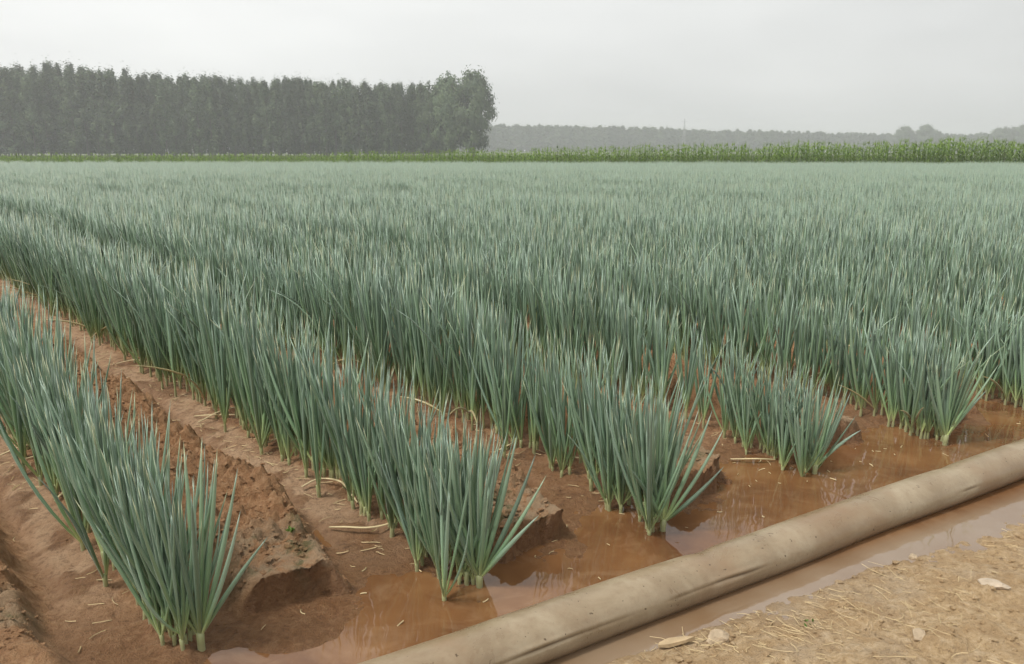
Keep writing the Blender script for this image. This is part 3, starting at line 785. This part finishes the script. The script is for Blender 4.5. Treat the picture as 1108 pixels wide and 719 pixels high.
def meadow():
    n = 26000
    x = rng.uniform(-110, 70, n); y = rng.uniform(66, 175, n); k = np.abs(x) < 0.7 * y + 3; x = x[k]; y = y[k]; n = len(x)
    h = rng.uniform(0.25, 0.7, n); a = rng.uniform(0, 6.28, n); wd = 0.16
    P = np.stack([x, y, np.zeros(n)], 1); sdv = np.stack([np.cos(a), np.sin(a), np.zeros(n)], 1) * wd
    V = np.concatenate([P + sdv, P - sdv, P + np.stack([rng.normal(0, .15, n), rng.normal(0, .15, n), h], 1)])
    T = np.stack([np.arange(n), np.arange(n) + n, np.arange(n) + 2 * n], 1)
    tag(mobj('grass', np_mesh('grass', V, None, T, {'rnd': np.tile(rng.uniform(0, 1, n), 3)}), M_GRASS), 'rough pale grass between the corn and the woods', 'grass', kind='stuff')
meadow()

# ------------------------------------------------------------------ trees
def crown_mesh(seed, kind):
    rs = np.random.default_rng(seed)
    # unit: metres for a 20 m poplar or an 18 m broad tree
    boughs = []
    if kind == 'poplar':
        for i in range(58):
            z = 1.2 + 17.6 * (i / 57) ** 0.9; rad = (2.3 * math.sin(math.pi * min(1, (z / 20) ** 0.75 * 0.93 + 0.04)) ** 0.8 + 0.3); a = rs.uniform(0, 6.28); rr = rad * rs.uniform(0.25, 1)
            boughs.append((rr * math.cos(a), rr * math.sin(a), z + rs.uniform(0, .8), rs.uniform(0.45, 0.85), rs.uniform(0.9, 1.9)))
        for i in range(5): boughs.append((rs.normal(0, .45), rs.normal(0, .45), 18.4 + i * .35, 0.35, 1.0))
        per = 60; ls = 0.31
    else:
        for i in range(150):
            d = rs.normal(size=3); d /= np.linalg.norm(d); q = rs.uniform(0.45, 1) ** .5
            boughs.append((d[0] * 5.2 * q, d[1] * 5.2 * q, 9.4 + d[2] * 8.6 * q, rs.uniform(0.8, 1.3), rs.uniform(0.9, 1.5)))
        per = 85; ls = 0.36
    V = []; RD = []
    for bx, by, bz, br, bh in boughs:
        p = rs.normal(0, 1, (per, 3)) * np.array([br, br, bh]) * 0.62 + np.array([bx, by, bz])
        p[:, 2] = np.maximum(p[:, 2], 0.9)
        e = rs.normal(size=(per, 3)); e /= np.linalg.norm(e, axis=1)[:, None]
        o3 = p - np.array([bx * .6, by * .6, bz - .6 * bh]) + rs.normal(size=(per, 3)) * .35
        e = np.cross(o3, rs.normal(size=(per, 3))); e /= np.linalg.norm(e, axis=1)[:, None]
        f = np.cross(o3, e); f /= np.linalg.norm(f, axis=1)[:, None]
        l = ls * rs.uniform(0.6, 1.3, (per, 1))
        V.append(np.stack([p - e * l, p - f * l * .6, p + e * l, p + f * l * .6], 1).reshape(-1, 3))
        RD.append(np.repeat(np.clip(rs.normal(.5, .25) + rs.normal(0, .15, per), 0, 1), 4))
    V = np.concatenate(V); n = len(V) // 4
    return np_mesh('crown', V, np.arange(n * 4).reshape(n, 4), attrs={'rnd': np.concatenate(RD)}, smooth=False)
def trunk_mesh(seed, H, r):
    rs = np.random.default_rng(seed); V = []; q = []
    def limb(p0, p1, r0, r1, n=5):
        b = len(V); bend_ = Vector((rs.normal(0, .12), rs.normal(0, .12), 0)) * (p1 - p0).length * .3
        d = (p1 - p0).normalized(); e = d.orthogonal().normalized(); f = d.cross(e)
        for j in range(n):
            g = j / (n - 1); c = p0.lerp(p1, g) + bend_ * (g * (1 - g) * 4 * .3); rr = r0 + (r1 - r0) * g
            for a in range(7): V.append(c + e * math.cos(a * .8976) * rr + f * math.sin(a * .8976) * rr)
        for j in range(n - 1):
            for a in range(7): q.append((b + j * 7 + a, b + j * 7 + (a + 1) % 7, b + j * 7 + 7 + (a + 1) % 7, b + j * 7 + 7 + a))
    limb(Vector((0, 0, -.2)), Vector((rs.normal(0, .2), rs.normal(0, .2), H * .93)), r, r * .15, 8)
    for i in range(12):
        z = H * (0.2 + 0.65 * i / 12); a = rs.uniform(0, 6.28); L = H * rs.uniform(.08, .13)
        limb(Vector((0, 0, z)), Vector((math.cos(a) * L * .6, math.sin(a) * L * .6, z + L)), r * .35 * (1 - z / H) + .02, .015, 3)
    return np_mesh('trunk', [v[:] for v in V], q)
POP = [(trunk_mesh(i, 20, .2), crown_mesh(10 + i, 'poplar')) for i in range(6)]
BROAD = [(trunk_mesh(50 + i, 16, .32), crown_mesh(60 + i, 'broad')) for i in range(3)]
for a, b in POP + BROAD: a.materials.append(M_TRUNK); b.materials.append(M_POPLAR)
def tree(name, kit, x, y, h, wd, label, group=None, parts=True, ref=20.0):
    tr, cr = kit
    if parts:
        o = empty(name, (x, y, 0)); mobj('trunk', tr, None, o); mobj('crown', cr, None, o)
    else:
        o = mobj(name, cr, None); o.location = (x, y, 0)
    k = h / ref; o.scale = (k * wd, k * wd, k); o.rotation_euler = (0, 0, random.uniform(0, 6.28))
    tag(o, label, 'tree', group)
    return o
# the near wood on the left: three ranks of poplars
def wood_h(x): return float(np.interp(x, [-150, -118, -95, -70, -45, -25, -10], [20.4, 20.6, 18.4, 17.8, 17.2, 16.4, 15.8]))
for rank, (dy, step) in enumerate(((0, 2.2), (5, 2.6), (11, 3.0), (18, 3.4), (26, 3.2))):
    x = -146.0
    while x < -21 + (0 if rank else 2):
        x += step * random.uniform(0.75, 1.25)
        y = 212 + 0.13 * x + dy + random.gauss(0, .8)
        h = wood_h(x) * random.uniform(0.90, 1.07) * (1 + 0.0035 * dy)
        if rank == 0: lab, gp_ = 'tall hazy poplar in the front rank of the wood at left', 'poplars in the front rank of the left wood'
        else: lab, gp_ = 'hazy poplar standing behind the front rank of the left wood', 'poplars deeper in the left wood'
        tree('poplar_tree', POP[random.randrange(6)], x, y, h, random.uniform(0.74, 1.0), lab, gp_)
for x, y, h, wd, lab in ((-9.8, 207, 20.6, .84, 'big rounded tree closing the right end of the left wood'),
                         (-16.0, 209, 20.0, .80, 'broad tree second from the right end of the left wood'),
                         (-21.5, 211, 18.0, .75, 'lower broad tree third from the right end of the left wood')):
    tree('broad_tree', BROAD[random.randrange(3)], x, y, h, wd, lab, 'broad trees ending the left wood', ref=18.0)
# the far belt across the plain reads as one mass
def far_belt():
    arr = []
    for a, b in POP:
        v = np.empty(len(b.vertices) * 3, np.float32); b.vertices.foreach_get('co', v); v = v.reshape(-1, 4, 3)[::5]
        c = v.mean(1, keepdims=True); arr.append((c + (v - c) * 2.3).reshape(-1, 3))
    V, RD = [], []
    for dy, step in ((0, 3.4), (10, 3.6), (22, 3.8)):
        x = -45.0
        while x < 380:
            x += step * random.uniform(0.7, 1.3)
            y = 600 + dy + 0.05 * x
            h = float(np.interp(x, [-45, 60, 180, 300], [19.2, 18.5, 15.5, 13.2])) * random.uniform(0.90, 1.06) / 20
            wd = h * random.uniform(1.3, 1.9); v = arr[random.randrange(6)]; a = random.uniform(0, 6.28); c, s_ = math.cos(a), math.sin(a)
            V.append(np.stack([(v[:, 0] * c - v[:, 1] * s_) * wd + x, (v[:, 0] * s_ + v[:, 1] * c) * wd + y, v[:, 2] * h], 1))
            RD.append(np.full(len(v), random.random()))
    V = np.concatenate(V); n = len(V) // 4
    tag(mobj('distant_wood', np_mesh('distant_wood', V, np.arange(n * 4).reshape(n, 4), attrs={'rnd': np.concatenate(RD)}, smooth=False), M_POPLAR),
        'pale hazy belt of poplars closing the plain behind the corn', 'wood', kind='stuff')
far_belt()
for x, y, h, wd, lab in ((232, 560, 17.5, 1.2, None), (246, 560, 18.5, 1.2, None), (256, 565, 15, 1.1, None), (270, 560, 12, 1.2, None), (285, 560, 13.5, 1.2, None), (296, 555, 17, 1.3, None),
                         (308, 550, 18.5, 1.3, None), (322, 550, 19, 1.3, None), (334, 545, 19.5, 1.3, None), (346, 545, 21, 1.3, None), (356, 540, 24, 1.2, None), (370, 540, 25, 1.3, None), (385, 540, 23, 1.3, None),
                         (302, 570, 16, 1.6, None), (315, 570, 17.5, 1.6, None), (328, 568, 18, 1.6, None), (340, 566, 19, 1.6, None), (351, 565, 21, 1.6, None), (363, 562, 22.5, 1.6, None), (279, 575, 12.5, 1.8, None), (239, 575, 15.5, 1.8, None)):
    if x < 262: lab, gp_ = 'faint rounded tree in the far clump right of centre', 'far clump of rounded trees'
    else: lab, gp_ = 'faint tree of the far rounded wood at the right edge', 'far wood at the right edge'
    tree('broad_tree', BROAD[random.randrange(3)], x + 36, y, h, wd, lab, gp_, False, ref=18.0)
# lattice mast in the far belt
bm = bmesh.new()
def bar(p, q, r):
    d = Vector(q) - Vector(p); m4 = Matrix.Translation((Vector(p) + Vector(q)) / 2) @ d.to_track_quat('Z', 'Y').to_matrix().to_4x4()
    bmesh.ops.create_cone(bm, cap_ends=True, segments=6, radius1=r, radius2=r * .8, depth=d.length, matrix=m4)
for sx, sy in ((-1, -1), (1, -1), (1, 1), (-1, 1)): bar((sx * 1.2, sy * 1.2, 0), (sx * .12, sy * .12, 24), .12)
for z in range(2, 23, 3):
    w0 = 1.2 - z / 24 * 1.08; w1 = 1.2 - (z + 3) / 24 * 1.08
    bar((-w0, -w0, z), (w1, -w1, z + 3), .06); bar((w0, w0, z), (-w1, w1, z + 3), .06); bar((w0, -w0, z), (w1, w1, z + 3), .06)
bar((-2.2, 0, 22), (2.2, 0, 22), .08)
me = bpy.data.meshes.new('mast'); bm.to_mesh(me); bm.free()
o = mobj('lattice_mast', me, M_STEEL); o.location = (125, 596, 0)
tag(o, 'thin grey mast rising just above the distant tree belt', 'mast')

# ------------------------------------------------------------------ haze
bm = bmesh.new(); bmesh.ops.create_cube(bm, size=1)
me = bpy.data.meshes.new('haze'); bm.to_mesh(me); bm.free()
m = bpy.data.materials.new('haze'); m.use_nodes = True; n = m.node_tree; n.nodes.clear()
out = n.nodes.new('ShaderNodeOutputMaterial'); pv = n.nodes.new('ShaderNodeVolumePrincipled')
pv.inputs['Color'].default_value = (0.92, 0.94, 0.97, 1); pv.inputs['Density'].default_value = 0.00112; pv.inputs['Anisotropy'].default_value = 0.2
n.links.new(pv.outputs[0], out.inputs['Volume'])
o = mobj('haze', me, m); o.location = (0, 500, 13.5); o.scale = (2400, 1800, 30)
tag(o, 'thin grey summer haze over the whole plain', 'haze', kind='stuff')
